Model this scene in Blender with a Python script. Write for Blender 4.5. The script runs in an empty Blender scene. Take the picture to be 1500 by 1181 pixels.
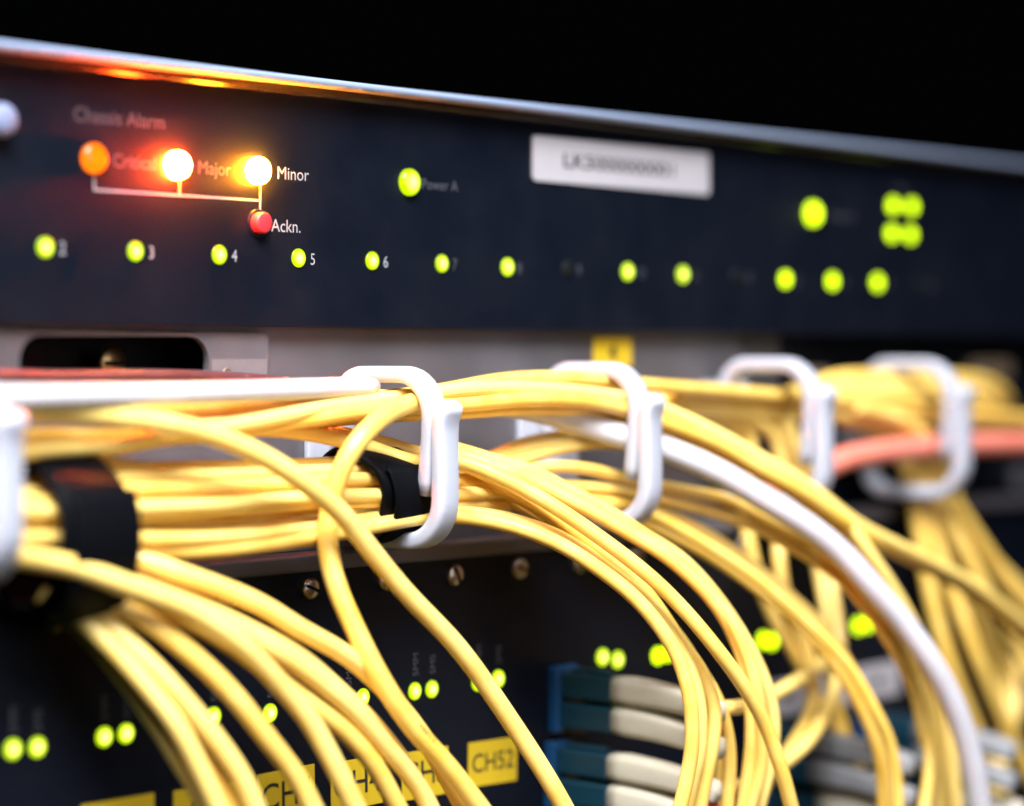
import bpy, bmesh, math, random
from mathutils import Vector, Matrix

random.seed(7)
S = bpy.context.scene
COL = S.collection
MM = 0.001

# ------------------------------------------------------------------ camera
F = 3600.0                       # focal length in photograph pixels (1500 wide)
CX, HY = 750.0, 525.0            # principal column, horizon row
TH = math.atan2(3170.0, F)       # angle between view direction and the rack front
FWD = Vector((math.cos(TH), math.sin(TH), 0))
RGT = Vector((math.sin(TH), -math.cos(TH), 0))
UP = Vector((0, 0, 1))
SC0 = 8.1                        # pixels per mm at the sharp part of the panel
Z0 = F / SC0
CAM = (-FWD * Z0 - RGT * ((439 - CX) / SC0) - UP * ((HY - 378) / SC0))   # in mm

cam_d = bpy.data.cameras.new("camera")
cam = bpy.data.objects.new("camera", cam_d)
COL.objects.link(cam)
cam.location = CAM * MM
cam.rotation_euler = (math.radians(90), 0, TH - math.radians(90))
cam_d.sensor_width = 36.0
cam_d.lens = 36.0 * F / 1500.0
cam_d.shift_y = -(590.5 - HY) / 1500.0
cam_d.clip_start = 0.01
cam_d.clip_end = 20.0
cam_d.dof.use_dof = True
cam_d.dof.focus_distance = 0.446
cam_d.dof.aperture_fstop = 5.8
S.camera = cam

# ------------------------------------------------------------------ world, lamps, exposure
W = bpy.data.worlds.new("World")
S.world = W
W.use_nodes = True
W.node_tree.nodes["Background"].inputs[0].default_value = (0.55, 0.6, 0.75, 1)
W.node_tree.nodes["Background"].inputs[1].default_value = 0.0012

def area(name, loc, target, sx, sy, power, col):
    l = bpy.data.lights.new(name, 'AREA')
    l.shape = 'RECTANGLE'; l.size = sx; l.size_y = sy
    l.energy = power; l.color = col
    o = bpy.data.objects.new(name, l); COL.objects.link(o)
    o.location = Vector(loc) * MM
    o.rotation_euler = (Vector(target) * MM - o.location).to_track_quat('-Z', 'Y').to_euler()
    return o

area("key_lamp", (-200, -260, 360), (5, -25, -55), 0.42, 0.28, 3.9, (0.92, 0.95, 1.0)).data.spread = math.radians(88)
area("fill_lamp", (-60, -720, 120), (120, 0, -30), 0.5, 0.4, 1.5, (0.97, 0.97, 1.0))  # unseen frontal fill, added to lift the cables

S.render.engine = 'CYCLES'
S.cycles.use_denoising = True
S.cycles.max_bounces = 10
S.cycles.sample_clamp_indirect = 6.0
S.view_settings.view_transform = 'Standard'
S.view_settings.look = 'None'
S.view_settings.exposure = 0.0
S.view_settings.gamma = 1.0
S.view_settings.use_curve_mapping = False

# ------------------------------------------------------------------ helpers
def at(px, py, d=0.0):
    """point (mm) seen at photograph pixel px,py, standing d mm out of the panel front"""
    v = FWD + RGT * ((px - CX) / F) + UP * ((HY - py) / F)
    t = (-d - CAM.y) / v.y
    return CAM + v * t

def scale_at(px, d=0.0):
    p = at(px, HY, d)
    return F / ((p - CAM).dot(FWD))

def mat(name):
    m = bpy.data.materials.new(name); m.use_nodes = True
    return m, m.node_tree, m.node_tree.nodes["Principled BSDF"]

def setp(b, **k):
    al = dict(color='Base Color', rough='Roughness', metal='Metallic', spec='Specular IOR Level', sss='Subsurface Weight',
              sss_r='Subsurface Radius', sss_s='Subsurface Scale', coat='Coat Weight', coat_r='Coat Roughness', sheen='Sheen Weight',
              em='Emission Color', ems='Emission Strength', trans='Transmission Weight', ior='IOR', aniso='Anisotropic')
    for n, v in k.items():
        s = b.inputs[al[n]]
        if n in ('color', 'em') and len(v) == 3: v = (*v, 1)
        s.default_value = v

def noise(nt, scale, detail=4, rough=0.6, coord='Object', stretch=None, nrm=True):
    tc = nt.nodes.new('ShaderNodeTexCoord')
    nz = nt.nodes.new('ShaderNodeTexNoise')
    nz.inputs['Scale'].default_value = scale; nz.inputs['Detail'].default_value = detail; nz.inputs['Roughness'].default_value = rough
    if stretch:
        mp = nt.nodes.new('ShaderNodeMapping'); mp.inputs['Scale'].default_value = stretch
        nt.links.new(tc.outputs[coord], mp.inputs[0]); nt.links.new(mp.outputs[0], nz.inputs[0])
    else:
        nt.links.new(tc.outputs[coord], nz.inputs[0])
    return nz

def ramp(nt, src, stops):
    r = nt.nodes.new('ShaderNodeValToRGB')
    nt.links.new(src, r.inputs[0])
    e = r.color_ramp.elements
    while len(e) < len(stops): e.new(0.5)
    for i, (p, c) in enumerate(stops):
        e[i].position = p; e[i].color = (*c, 1) if len(c) == 3 else c
    return r

def bump(nt, src, b, strength, dist):
    n = nt.nodes.new('ShaderNodeBump')
    n.inputs['Strength'].default_value = strength; n.inputs['Distance'].default_value = dist
    nt.links.new(src, n.inputs['Height']); nt.links.new(n.outputs[0], b.inputs['Normal'])

M = {}
def simple(key, color, rough=0.5, metal=0.0, spec=0.5, var=0.0, nscale=400, bumpd=0.0, **k):
    m, nt, b = mat(key); setp(b, color=color, rough=rough, metal=metal, spec=spec, **k)
    if var or bumpd:
        nz = noise(nt, nscale)
        if var:
            r = ramp(nt, nz.outputs[0], [(0.3, tuple(c * (1 - var) for c in color)), (0.7, tuple(min(1, c * (1 + var)) for c in color))])
            nt.links.new(r.outputs[0], b.inputs['Base Color'])
        if bumpd: bump(nt, nz.outputs[0], b, 0.6, bumpd)
    M[key] = m
    return m

# black powder-coated front
m, nt, b = mat('black_front'); setp(b, color=(0.008, 0.010, 0.018), rough=0.42, spec=0.14)
nz = noise(nt, 60, 6); r = ramp(nt, nz.outputs[0], [(0.3, (0.0028, 0.0042, 0.0088)), (0.75, (0.0045, 0.0060, 0.0112))]); nt.links.new(r.outputs[0], b.inputs['Base Color'])
r2 = ramp(nt, nz.outputs[0], [(0.3, (0.34,) * 3), (0.7, (0.50,) * 3)]); nt.links.new(r2.outputs[0], b.inputs['Roughness'])
nf = noise(nt, 2500, 2); bump(nt, nf.outputs[0], b, 0.25, 0.00008); M['black_front'] = m
# brushed bright lip
m, nt, b = mat('bright_lip'); setp(b, color=(0.27, 0.33, 0.47), rough=0.45, metal=0.3)
nz = noise(nt, 900, 3, stretch=(0.03, 1, 1)); bump(nt, nz.outputs[0], b, 0.2, 0.0001); M['bright_lip'] = m
# zinc plated sheet
m, nt, b = mat('zinc_sheet'); setp(b, color=(0.2, 0.19, 0.2), rough=0.45, metal=0.5, spec=0.4)
nz = noise(nt, 28, 3); r = ramp(nt, nz.outputs[0], [(0.3, (0.100, 0.094, 0.105)), (0.72, (0.150, 0.141, 0.157))]); nt.links.new(r.outputs[0], b.inputs['Base Color'])
r2 = ramp(nt, nz.outputs[0], [(0.3, (0.36,) * 3), (0.7, (0.55,) * 3)]); nt.links.new(r2.outputs[0], b.inputs['Roughness'])
nf = noise(nt, 3000, 2); bump(nt, nf.outputs[0], b, 0.2, 0.00006); M['zinc_sheet'] = m

def jacket(key, c_lo, c_hi, rough=0.42, sss=0.25):
    m, nt, b = mat(key)
    setp(b, color=c_hi, rough=rough, spec=0.55, sss=sss, sss_r=(1.0, 0.6, 0.15), sss_s=0.0012, coat=0.4, coat_r=0.28)
    nz = noise(nt, 130, 5)
    oi = nt.nodes.new('ShaderNodeObjectInfo')
    mx = nt.nodes.new('ShaderNodeMath'); mx.operation = 'MULTIPLY_ADD'
    nt.links.new(oi.outputs['Random'], mx.inputs[0]); mx.inputs[1].default_value = 0.5
    nt.links.new(nz.outputs[0], mx.inputs[2])
    r = ramp(nt, mx.outputs[0], [(0.35, c_lo), (0.95, c_hi)])
    nt.links.new(r.outputs[0], b.inputs['Base Color'])
    rr = ramp(nt, nz.outputs[0], [(0.3, (rough - 0.05,) * 3), (0.7, (rough + 0.1,) * 3)]); nt.links.new(rr.outputs[0], b.inputs['Roughness'])
    du = noise(nt, 620, 7, 0.75); dr = ramp(nt, du.outputs[0], [(0.60, (0, 0, 0)), (0.74, (0.30,) * 3)])
    mxd = nt.nodes.new('ShaderNodeMix'); mxd.data_type = 'RGBA'
    nt.links.new(dr.outputs[0], mxd.inputs[0]); nt.links.new(r.outputs[0], mxd.inputs[6]); mxd.inputs[7].default_value = (0.55, 0.45, 0.28, 1)
    nt.links.new(mxd.outputs[2], b.inputs['Base Color'])
    nf = noise(nt, 900, 4); bump(nt, nf.outputs[0], b, 0.35, 0.00012)
    M[key] = m
jacket('yellow_jacket', (0.78, 0.45, 0.05), (0.92, 0.65, 0.18))
jacket('white_jacket', (0.50, 0.475, 0.505), (0.57, 0.545, 0.575), 0.45, 0.3)
jacket('salmon_jacket', (0.72, 0.16, 0.11), (0.80, 0.24, 0.17), 0.5, 0.2)
jacket('dull_red_lip', (0.075, 0.02, 0.023), (0.12, 0.036, 0.04), 0.5, 0.1)

m, nt, b = mat('nylon'); setp(b, color=(0.40, 0.41, 0.47), rough=0.45, spec=0.35, sss=1.0, sss_r=(1.0, 0.92, 0.9), sss_s=0.0032)
nz = noise(nt, 250, 4); bump(nt, nz.outputs[0], b, 0.25, 0.00015); M['nylon'] = m
simple('black_tape', (0.0025, 0.0028, 0.004), rough=0.5, spec=0.04, bumpd=0.0002, nscale=180)
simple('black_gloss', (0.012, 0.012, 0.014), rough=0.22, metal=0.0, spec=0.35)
simple('black_void', (0.004, 0.004, 0.005), rough=0.8, spec=0.2)
simple('print_white', (0.26, 0.27, 0.30), rough=0.6)
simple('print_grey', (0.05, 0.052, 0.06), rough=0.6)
simple('print_black', (0.012, 0.011, 0.010), rough=0.6)
simple('label_white', (0.36, 0.335, 0.355), rough=0.55, var=0.04, nscale=150)
simple('tag_grey', (0.15, 0.13, 0.137), rough=0.5, var=0.05)
simple('label_yellow', (0.55, 0.37, 0.012), rough=0.5, var=0.08, nscale=120)
simple('screw_metal', (0.50, 0.44, 0.40), rough=0.30, metal=1.0, bumpd=0.0001, nscale=700)
simple('chrome', (0.75, 0.77, 0.85), rough=0.15, metal=1.0)
simple('knob_grey', (0.16, 0.18, 0.28), rough=0.75, metal=0.0, spec=0.2)
simple('fade_grey', (0.045, 0.042, 0.045), rough=0.5, metal=0.2)  # dark tone for the painted fade where the sheet ends
simple('brass', (0.35, 0.22, 0.1), rough=0.35, metal=1.0)
simple('red_plastic', (0.55, 0.03, 0.04), rough=0.4, sss=0.15, sss_s=0.001)
simple('cream_plastic', (0.60, 0.54, 0.42), rough=0.5, var=0.06, nscale=200)
simple('grey_plastic', (0.24, 0.24, 0.25), rough=0.5, var=0.06, nscale=200)
simple('teal_plastic', (0.004, 0.032, 0.052), rough=0.4)
simple('blue_plastic', (0.006, 0.05, 0.14), rough=0.4)
simple('tan_metal', (0.30, 0.22, 0.15), rough=0.4, metal=0.6)
simple('dark_lens', (0.006, 0.008, 0.008), rough=0.55, spec=0.1)

def led(key, edge, core, s_edge, s_core, r_mm):
    """lamp lens: the die in the middle is brighter than the rim"""
    m = bpy.data.materials.new(key); m.use_nodes = True; nt = m.node_tree
    for n in list(nt.nodes): nt.nodes.remove(n)
    out = nt.nodes.new('ShaderNodeOutputMaterial'); add = nt.nodes.new('ShaderNodeAddShader')
    em = nt.nodes.new('ShaderNodeEmission'); gl = nt.nodes.new('ShaderNodeBsdfGlossy')
    gl.inputs[0].default_value = (0.03, 0.03, 0.03, 1); gl.inputs[1].default_value = 0.15
    tc = nt.nodes.new('ShaderNodeTexCoord'); mp = nt.nodes.new('ShaderNodeMapping')
    mp.inputs['Scale'].default_value = (1, 0, 1)
    ln = nt.nodes.new('ShaderNodeVectorMath'); ln.operation = 'LENGTH'
    nt.links.new(tc.outputs['Object'], mp.inputs[0]); nt.links.new(mp.outputs[0], ln.inputs[0])
    k = nt.nodes.new('ShaderNodeMath'); k.operation = 'MULTIPLY'; k.inputs[1].default_value = 1.0 / (r_mm * MM)
    nt.links.new(ln.outputs['Value'], k.inputs[0])
    rc = ramp(nt, k.outputs[0], [(0.15, core), (0.85, edge)])
    rs = ramp(nt, k.outputs[0], [(0.12, (1,) * 3), (0.9, (s_edge / s_core,) * 3)])
    st = nt.nodes.new('ShaderNodeMath'); st.operation = 'MULTIPLY'; st.inputs[1].default_value = s_core
    nt.links.new(rs.outputs[0], st.inputs[0])
    nt.links.new(rc.outputs[0], em.inputs[0]); nt.links.new(st.outputs[0], em.inputs[1])
    nt.links.new(em.outputs[0], add.inputs[0]); nt.links.new(gl.outputs[0], add.inputs[1]); nt.links.new(add.outputs[0], out.inputs[0])
    M[key] = m
G_E, G_C = (0.66, 1.0, 0.0), (0.92, 1.0, 0.22)
led('led_green_near', G_E, G_C, 1.1, 3.6, 1.6)
led('led_green_mid', G_E, G_C, 1.6, 3.4, 1.6)
led('led_green_far', (0.66, 1.0, 0.0), (0.72, 1.0, 0.01), 3.2, 4.8, 1.6)
led('led_green_big', G_E, G_C, 1.1, 2.8, 2.5)
led('led_green_bigfar', (0.66, 1.0, 0.0), (0.72, 1.0, 0.02), 3.0, 4.6, 2.5)
led('led_orange', (1.0, 0.18, 0.002), (1.0, 0.21, 0.003), 1.9, 2.1, 2.5)
led('led_red_hot', (1.0, 0.055, 0.004), (1.0, 0.12, 0.03), 1900, 2600, 2.5)
led('led_amber_hot', (1.0, 0.27, 0.008), (1.0, 0.36, 0.04), 1250, 1800, 2.5)

def link(name, me, mt, parent=None, loc=None, **props):
    """loc in mm world; the mesh is in mm relative to loc and is scaled to metres here"""
    o = bpy.data.objects.new(name, me); COL.objects.link(o)
    p = Vector(loc) if loc is not None else Vector((0, 0, 0))
    if parent is not None:
        o.parent = parent
        q = parent; base = Vector((0, 0, 0))
        while q is not None: base += q.location; q = q.parent
        o.location = p * MM - base
    else:
        o.location = p * MM
    if mt is not None and me is not None and not me.materials: me.materials.append(M[mt])
    for k, v in props.items(): o[k] = v
    return o

def thing(name, loc, label, cat, group=None):
    o = link(name, None, None, None, loc, label=label, category=cat)
    if group: o['group'] = group
    return o

def mesh_from(bm, name, smooth=False, angle=None):
    for v in bm.verts: v.co *= MM
    bmesh.ops.recalc_face_normals(bm, faces=bm.faces)
    me = bpy.data.meshes.new(name); bm.to_mesh(me); bm.free()
    if smooth:
        for p in me.polygons: p.use_smooth = True
    return me

def box(name, x0, x1, y0, y1, z0, z1, bev=0.3, seg=2):
    """box mesh centred on its own middle; returns (mesh, centre)"""
    bm = bmesh.new(); bmesh.ops.create_cube(bm, size=1)
    c = Vector(((x0 + x1) / 2, (y0 + y1) / 2, (z0 + z1) / 2)); s = (abs(x1 - x0), abs(y1 - y0), abs(z1 - z0))
    for v in bm.verts: v.co = Vector((v.co.x * s[0], v.co.y * s[1], v.co.z * s[2]))
    if bev: bmesh.ops.bevel(bm, geom=list(bm.edges), offset=min(bev, min(s) * 0.45), segments=seg, affect='EDGES', profile=0.5)
    return mesh_from(bm, name), c

def part_box(name, mt, parent, x0, x1, y0, y1, z0, z1, bev=0.3, **props):
    me, c = box(name, x0, x1, y0, y1, z0, z1, bev)
    return link(name, me, mt, parent, c, **props)

def lathe(name, prof, seg=28):
    """prof: (radius, out) pairs; axis points out of the panel (-Y)"""
    bm = bmesh.new(); rings = []
    for r, h in prof:
        if r < 1e-4: rings.append([bm.verts.new((0, -h, 0))])
        else: rings.append([bm.verts.new((r * math.cos(a), -h, r * math.sin(a))) for a in [2 * math.pi * i / seg for i in range(seg)]])
    for a, b_ in zip(rings, rings[1:]):
        for i in range(seg):
            j = (i + 1) % seg
            if len(a) == 1 and len(b_) == 1: continue
            if len(b_) == 1: bm.faces.new((a[i], a[j], b_[0]))
            elif len(a) == 1: bm.faces.new((a[0], b_[i], b_[j]))
            else: bm.faces.new((a[i], a[j], b_[j], b_[i]))
    return mesh_from(bm, name, True)

def extrude_x(name, prof, x0, x1, smooth=False):
    """prof: closed list of (out, z); swept along x; mesh origin at x mid"""
    bm = bmesh.new(); h = (x1 - x0) / 2
    A = [bm.verts.new((-h, -d, z)) for d, z in prof]; B = [bm.verts.new((h, -d, z)) for d, z in prof]
    n = len(prof)
    for i in range(n): bm.faces.new((A[i], A[(i + 1) % n], B[(i + 1) % n], B[i]))
    bm.faces.new(A[::-1]); bm.faces.new(B)
    return mesh_from(bm, name, smooth)

def plate(name, outer, holes, y_front, thick):
    """sheet with holes; outlines are (x,z) lists in mm; origin at 0"""
    bm = bmesh.new()
    for loop in [outer] + holes:
        vs = [bm.verts.new((x, y_front, z)) for x, z in loop]
        for i in range(len(vs)): bm.edges.new((vs[i], vs[(i + 1) % len(vs)]))
    bmesh.ops.triangle_fill(bm, use_beauty=True, use_dissolve=False, edges=list(bm.edges))
    r = bmesh.ops.extrude_face_region(bm, geom=list(bm.faces))
    for v in r['geom']:
        if isinstance(v, bmesh.types.BMVert): v.co.y += thick
    return mesh_from(bm, name)

def rrect(x0, x1, z0, z1, r, n=8):
    pts = []
    for cx, cz, a0 in ((x1 - r, z1 - r, 0), (x0 + r, z1 - r, 90), (x0 + r, z0 + r, 180), (x1 - r, z0 + r, 270)):
        for i in range(n + 1):
            a = math.radians(a0 + 90 * i / n); pts.append((cx + r * math.cos(a), cz + r * math.sin(a)))
    return pts

def text(s, loc, height, mt, parent, spin=0.0, sx=1.0, name='lettering', bold=0.0, align='LEFT', **props):
    cu = bpy.data.curves.new('lettering', 'FONT'); cu.body = s; cu.size = height * 1.42 * MM
    cu.align_x = align; cu.align_y = 'CENTER'; cu.offset = bold * MM; cu.resolution_u = 4
    t = bpy.data.objects.new('tmp', cu); COL.objects.link(t)
    bpy.context.view_layer.update()
    me = bpy.data.meshes.new_from_object(t.evaluated_get(bpy.context.evaluated_depsgraph_get()))
    bpy.data.objects.remove(t); bpy.data.curves.remove(cu)
    R = Matrix.Rotation(math.radians(90), 4, 'X') @ Matrix.Rotation(spin, 4, 'Z') @ Matrix.Diagonal((sx, 1, 1, 1))
    me.transform(R); me.materials.clear()
    return link(name, me, mt, parent, loc, **props)

def spline(pts, per=10):
    P = [Vector(p) for p in pts]
    P = [P[0] * 2 - P[1]] + P + [P[-1] * 2 - P[-2]]
    out = []
    for i in range(1, len(P) - 2):
        p0, p1, p2, p3 = P[i - 1:i + 3]
        d1 = max((p1 - p0).length, 1e-3) ** .5; d2 = max((p2 - p1).length, 1e-3) ** .5; d3 = max((p3 - p2).length, 1e-3) ** .5
        m1 = ((p1 - p0) / d1 - (p2 - p0) / (d1 + d2) + (p2 - p1) / d2) * d2
        m2 = ((p2 - p1) / d2 - (p3 - p1) / (d2 + d3) + (p3 - p2) / d3) * d2
        for k in range(per):
            t = k / per
            out.append(p1 * (2 * t**3 - 3 * t**2 + 1) + m1 * (t**3 - 2 * t**2 + t) + p2 * (-2 * t**3 + 3 * t**2) + m2 * (t**3 - t**2))
    out.append(P[-2])
    # relax: removes the small kinks of hand-set way points
    for _ in range(6):
        out = [out[0]] + [(out[i - 1] + out[i] * 2 + out[i + 1]) / 4 for i in range(1, len(out) - 1)] + [out[-1]]
    return out

def frames(C):
    T = [(C[min(i + 1, len(C) - 1)] - C[max(i - 1, 0)]).normalized() for i in range(len(C))]
    n = T[0].cross(Vector((0, 1, 0))); n = n.normalized() if n.length > 1e-3 else Vector((0, 0, 1))
    fr = []
    for t in T:
        n = (n - t * n.dot(t)).normalized(); fr.append((t, n, t.cross(n)))
    return fr

def tube_mesh(name, C, r, seg=14, flat=1.0, round_end=0.0):
    """C: centre line in mm (already relative)"""
    bm = bmesh.new(); rings = []
    fr = frames(C)
    L = [0.0]
    for a, b_ in zip(C, C[1:]): L.append(L[-1] + (b_ - a).length)
    for i, (c, (t, n, bb)) in enumerate(zip(C, fr)):
        rr = r
        if round_end:
            e = min(L[-1] - L[i], L[i] + 99)
            if e < round_end: rr = r * max(0.72, math.sqrt(max(0.0, 1 - (1 - e / round_end) ** 2)))
        rings.append([bm.verts.new(c + n * rr * math.cos(a) * flat + bb * rr * math.sin(a)) for a in [2 * math.pi * k / seg for k in range(seg)]])
    for A, B in zip(rings, rings[1:]):
        for k in range(seg): bm.faces.new((A[k], A[(k + 1) % seg], B[(k + 1) % seg], B[k]))
    bm.faces.new(rings[0][::-1]); bm.faces.new(rings[-1])
    return mesh_from(bm, name, True)

CABLES = []
def cable(pts, label, r=1.45, mt='yellow_jacket', group=None, off=(0, 0, 0), name='fibre_cable', cat='cable', wob=0.25, **kw):
    W3 = [at(*p) + Vector(off) + Vector((random.uniform(-1, 1), random.uniform(-1, 1), random.uniform(-1, 1))) * wob for p in pts]
    if pts[0][0] < 0: W3.insert(0, W3[0] + Vector((-150, 0, -2)))          # runs on beyond the picture
    if pts[-1][1] >= 1180: W3.append(W3[-1] + (W3[-1] - W3[-2]).normalized() * 45)
    elif pts[-1][0] >= 1500: W3.append(W3[-1] + (W3[-1] - W3[-2]).normalized() * 80)
    C = spline(W3)
    c0 = C[len(C) // 2]
    me = tube_mesh(name, [c - c0 for c in C], r, **kw)
    o = link(name, me, mt, None, c0, label=label, category=cat)
    if group is None and mt == 'yellow_jacket': group = 'yellow fibre cables'
    if group: o['group'] = group
    CABLES.append((o, C, r))
    return o, C

def pair(pts, label, split=None, **kw):
    """two cables lying side by side; the second one drops a little below and behind the first"""
    cable(pts, 'upper ' + label, **kw)
    o = split or (0, 1.6, -2.2)
    return cable(pts, 'lower ' + label, off=o, **kw)

# ------------------------------------------------------------------ layout numbers (mm)
XL, XR = at(-260, 500).x - 180, at(1800, 500).x + 150
MID = -3.0        # zinc sheet stands 3 mm behind the alarm panel
LOW = 3.0         # card shelf stands 3 mm proud

# ------------------------------------------------------------------ alarm panel
zb = at(440, 479.5).z
zt = at(440, 136).z
A = thing('alarm_panel', ((XL + XR) / 2, 0, zb), 'black alarm panel with lit status lights and bright silver top lip', 'panel')
part_box('front_plate', 'black_front', A, XL, XR, 0.0, 3.0, zb, zt + 3, 0.25)
zl = zt + 2.4
prof = [(2.6, zl - 1.62), (3.6, zl - 1.62)]
for i in range(11):
    a = math.radians(-90 + 18 * i); prof.append((4.3 + 0.8 * math.cos(a), zl - 0.8 + 0.8 * math.sin(a)))
prof += [(3.0, zl), (-40.0, zl), (-40.0, zl - 1.3), (2.6, zl - 1.3)]
link('top_lip', extrude_x('top_lip', prof, XL, XR, False), 'bright_lip', A, ((XL + XR) / 2, 0, 0))
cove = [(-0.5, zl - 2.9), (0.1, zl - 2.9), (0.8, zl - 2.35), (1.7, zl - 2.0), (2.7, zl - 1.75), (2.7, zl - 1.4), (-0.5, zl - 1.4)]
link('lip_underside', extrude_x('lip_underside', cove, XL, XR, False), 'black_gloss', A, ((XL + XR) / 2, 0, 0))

def led_mesh(r, h):
    return lathe('status_light', [(r * 1.02, -0.4), (r, 0.0), (r, h * 0.45), (r * 0.93, h * 0.68), (r * 0.75, h * 0.85), (r * 0.45, h * 0.96), (0, h)])
LED_S, LED_B, LED_T = led_mesh(1.7, 0.5), led_mesh(2.55, 1.5), led_mesh(1.65, 0.5)
LED_H = led_mesh(2.4, 2.4)
LEDC = {}
def light(px, py, d, mt, base, parent, dome=None):
    key = (base.name, mt)
    if key not in LEDC:
        me = base.copy(); me.name = 'status_light'; me.materials.clear(); me.materials.append(M[mt]); LEDC[key] = me
    # the dome stands out: aim its middle, not its foot, at the pixel
    p = at(px, py, d + (dome or 0.4)); p.y = -d
    return link('status_light', LEDC[key], None, parent, p)

row = [(68, 362, '2', 'led_green_near'), (200, 368, '3', 'led_green_near'), (323, 373, '4', 'led_green_near'), (439, 378, '5', 'led_green_near'),
       (547, 382, '6', 'led_green_near'), (649, 386, '7', 'led_green_near'), (745, 391, '8', 'led_green_mid'), (833, 394, '9', 'dark_lens'),
       (921, 398, '10', 'led_green_mid'), (1002, 402, '11', 'led_green_mid'), (1080, 405, '12', 'dark_lens'),
       (1152, 409, '13', 'led_green_far'), (1221, 412, '14', 'led_green_far'), (1287, 414, '15', 'led_green_far'), (1350, 416, '16', 'dark_lens')]
for x, y, s, k in row:
    light(x, y, 0, k, LED_S, A)
    t = at(x, y + 2, 0) + Vector((2.55, 0, 0)); t.y = -0.06
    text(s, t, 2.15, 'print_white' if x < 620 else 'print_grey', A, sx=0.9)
light(138, 232, 0, 'led_orange', LED_B, A)['label'] = 'dim orange critical light'
light(263, 242, 0, 'led_red_hot', LED_H, A, 1.2)['label'] = 'white-hot major light with red glow'
light(381, 250, 0, 'led_amber_hot', LED_H, A, 1.2)['label'] = 'white-hot minor light with amber glow'
light(600, 267, 0, 'led_green_big', LED_B, A)
light(1191, 313, 0, 'led_green_bigfar', LED_B, A)
for x, y in ((1310, 301), (1337, 303), (1308, 342), (1335, 344)): light(x, y, 0, 'led_green_far', LED_S, A)

def ptext(s, px, py, h, mt='print_white', **k):
    p = at(px, py, 0); p.y = -0.06
    return text(s, p, h, mt, A, **k)
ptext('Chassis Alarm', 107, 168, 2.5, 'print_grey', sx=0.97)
ptext('Critical', 164, 236, 2.3, 'print_grey')  # darker ink copy offsets the lamp light on this caption
ptext('Major', 289, 246, 2.3, 'print_grey')  # greyed too, because the hot lamp over-lights it
ptext('Minor', 405, 254, 2.3)
ptext('Ackn.', 397, 331, 2.3, sx=0.98)
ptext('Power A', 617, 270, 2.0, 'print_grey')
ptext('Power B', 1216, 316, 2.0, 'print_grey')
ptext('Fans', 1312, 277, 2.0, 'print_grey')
def pline(x0, y0, x1, y1, w=0.34):
    a, b_ = at(x0, y0), at(x1, y1)
    if abs(a.x - b_.x) > abs(a.z - b_.z):
        z = (a.z + b_.z) / 2; part_box('printed_line', 'print_white', A, a.x, b_.x, -0.05, 0.02, z - w / 2, z + w / 2, 0)
    else:
        x = (a.x + b_.x) / 2; part_box('printed_line', 'print_white', A, x - w / 2, x + w / 2, -0.045, 0.02, a.z, b_.z, 0)
pline(137, 278, 381, 294)
pline(138, 250, 138, 278.5); pline(263, 260, 263, 287); pline(381, 268, 381, 312)
# acknowledge button
pb = at(377, 327, 0); pb.y = 0
bt = link('push_button', lathe('push_button', [(1.95, -0.3), (1.9, 0.0), (1.9, 1.7), (1.75, 1.95), (1.4, 2.05), (0, 2.1)]), 'red_plastic', A, pb, label='red acknowledge push button')
link('button_collar', lathe('button_collar', [(2.5, 0.0), (2.5, 0.25), (2.35, 0.4), (2.0, 0.4), (2.0, 0.0)]), 'black_front', bt, pb)
# white serial sticker
a, b_ = at(779, 236), at(1037, 246)
zc = at(777, 231).z; hh = 4.55
st = link('sticker', plate('sticker', [(x - a.x, z) for x, z in rrect(a.x, b_.x, zc - hh, zc + hh, 0.9, 4)], [], 0, 0.3), 'label_white', A, (a.x, -0.36, 0), label='white serial number sticker')
text('LK5000000001', (at(822, 236).x, -0.42, zc - 0.1), 2.9, 'print_black', st, bold=0.06, sx=1.5)
# chrome thumb screw at the left end
pk = at(3, 176, 2); pk.y = 0
link('thumb_screw', lathe('thumb_screw', [(2.7, 0), (2.7, 2.4), (2.4, 3.0), (1.4, 3.5), (0, 3.6)]), 'knob_grey', A, pk)

# ------------------------------------------------------------------ zinc sheet behind the cable rings
mz1 = zb - 0.4
mz0 = at(450, 806, MID).z
xe = at(1085, 600, MID).x
Zs = thing('zinc_sheet', ((XL + xe) / 2, -MID, mz0), 'grey zinc plated steel sheet behind the white cable rings', 'sheet')
sx0, sx1 = at(22, 520, MID).x, at(299, 520, MID).x
sz1, sz0 = at(250, 493, MID).z, at(250, 560, MID).z
link('sheet', plate('sheet', [(XL, mz0), (xe, mz0), (xe, mz1 + 4), (XL, mz1 + 4)], [rrect(sx0 - 1, sx1 + 1, sz0 - 2, sz1 + 1, 4.2)], -MID, 1.5), 'zinc_sheet', Zs, (0, 0, 0))
px1 = at(386, 520, MID).x; pz1 = at(360, 488, MID).z
cov = thing('slotted_cover', ((XL + px1) / 2, -MID - 1, sz0), 'grey metal cover plate with a dark rounded slot', 'cover')
link('cover_plate', plate('cover_plate', [(XL, mz0 + 14), (px1, mz0 + 14), (px1, pz1 - 0.5), (px1 - 0.5, pz1), (XL, pz1)],
     [rrect(sx0, sx1, sz0 - 1, sz1, 4.2)], -MID - 1.2, 1.1), 'zinc_sheet', cov, (0, 0, 0))
part_box('slot_back', 'black_void', cov, sx0 - 12, sx1 + 12, -MID + 14, -MID + 15, sz0 - 8, sz1 + 8, 0)
ps = at(172, 532, MID - 6); ps.y = -MID + 14
sc_ = link('screw', lathe('screw', [(1.6, 0), (1.6, 6), (3.0, 6.05), (3.0, 6.6), (2.5, 7.2), (0, 7.4)]), 'brass', cov, ps)
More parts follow.
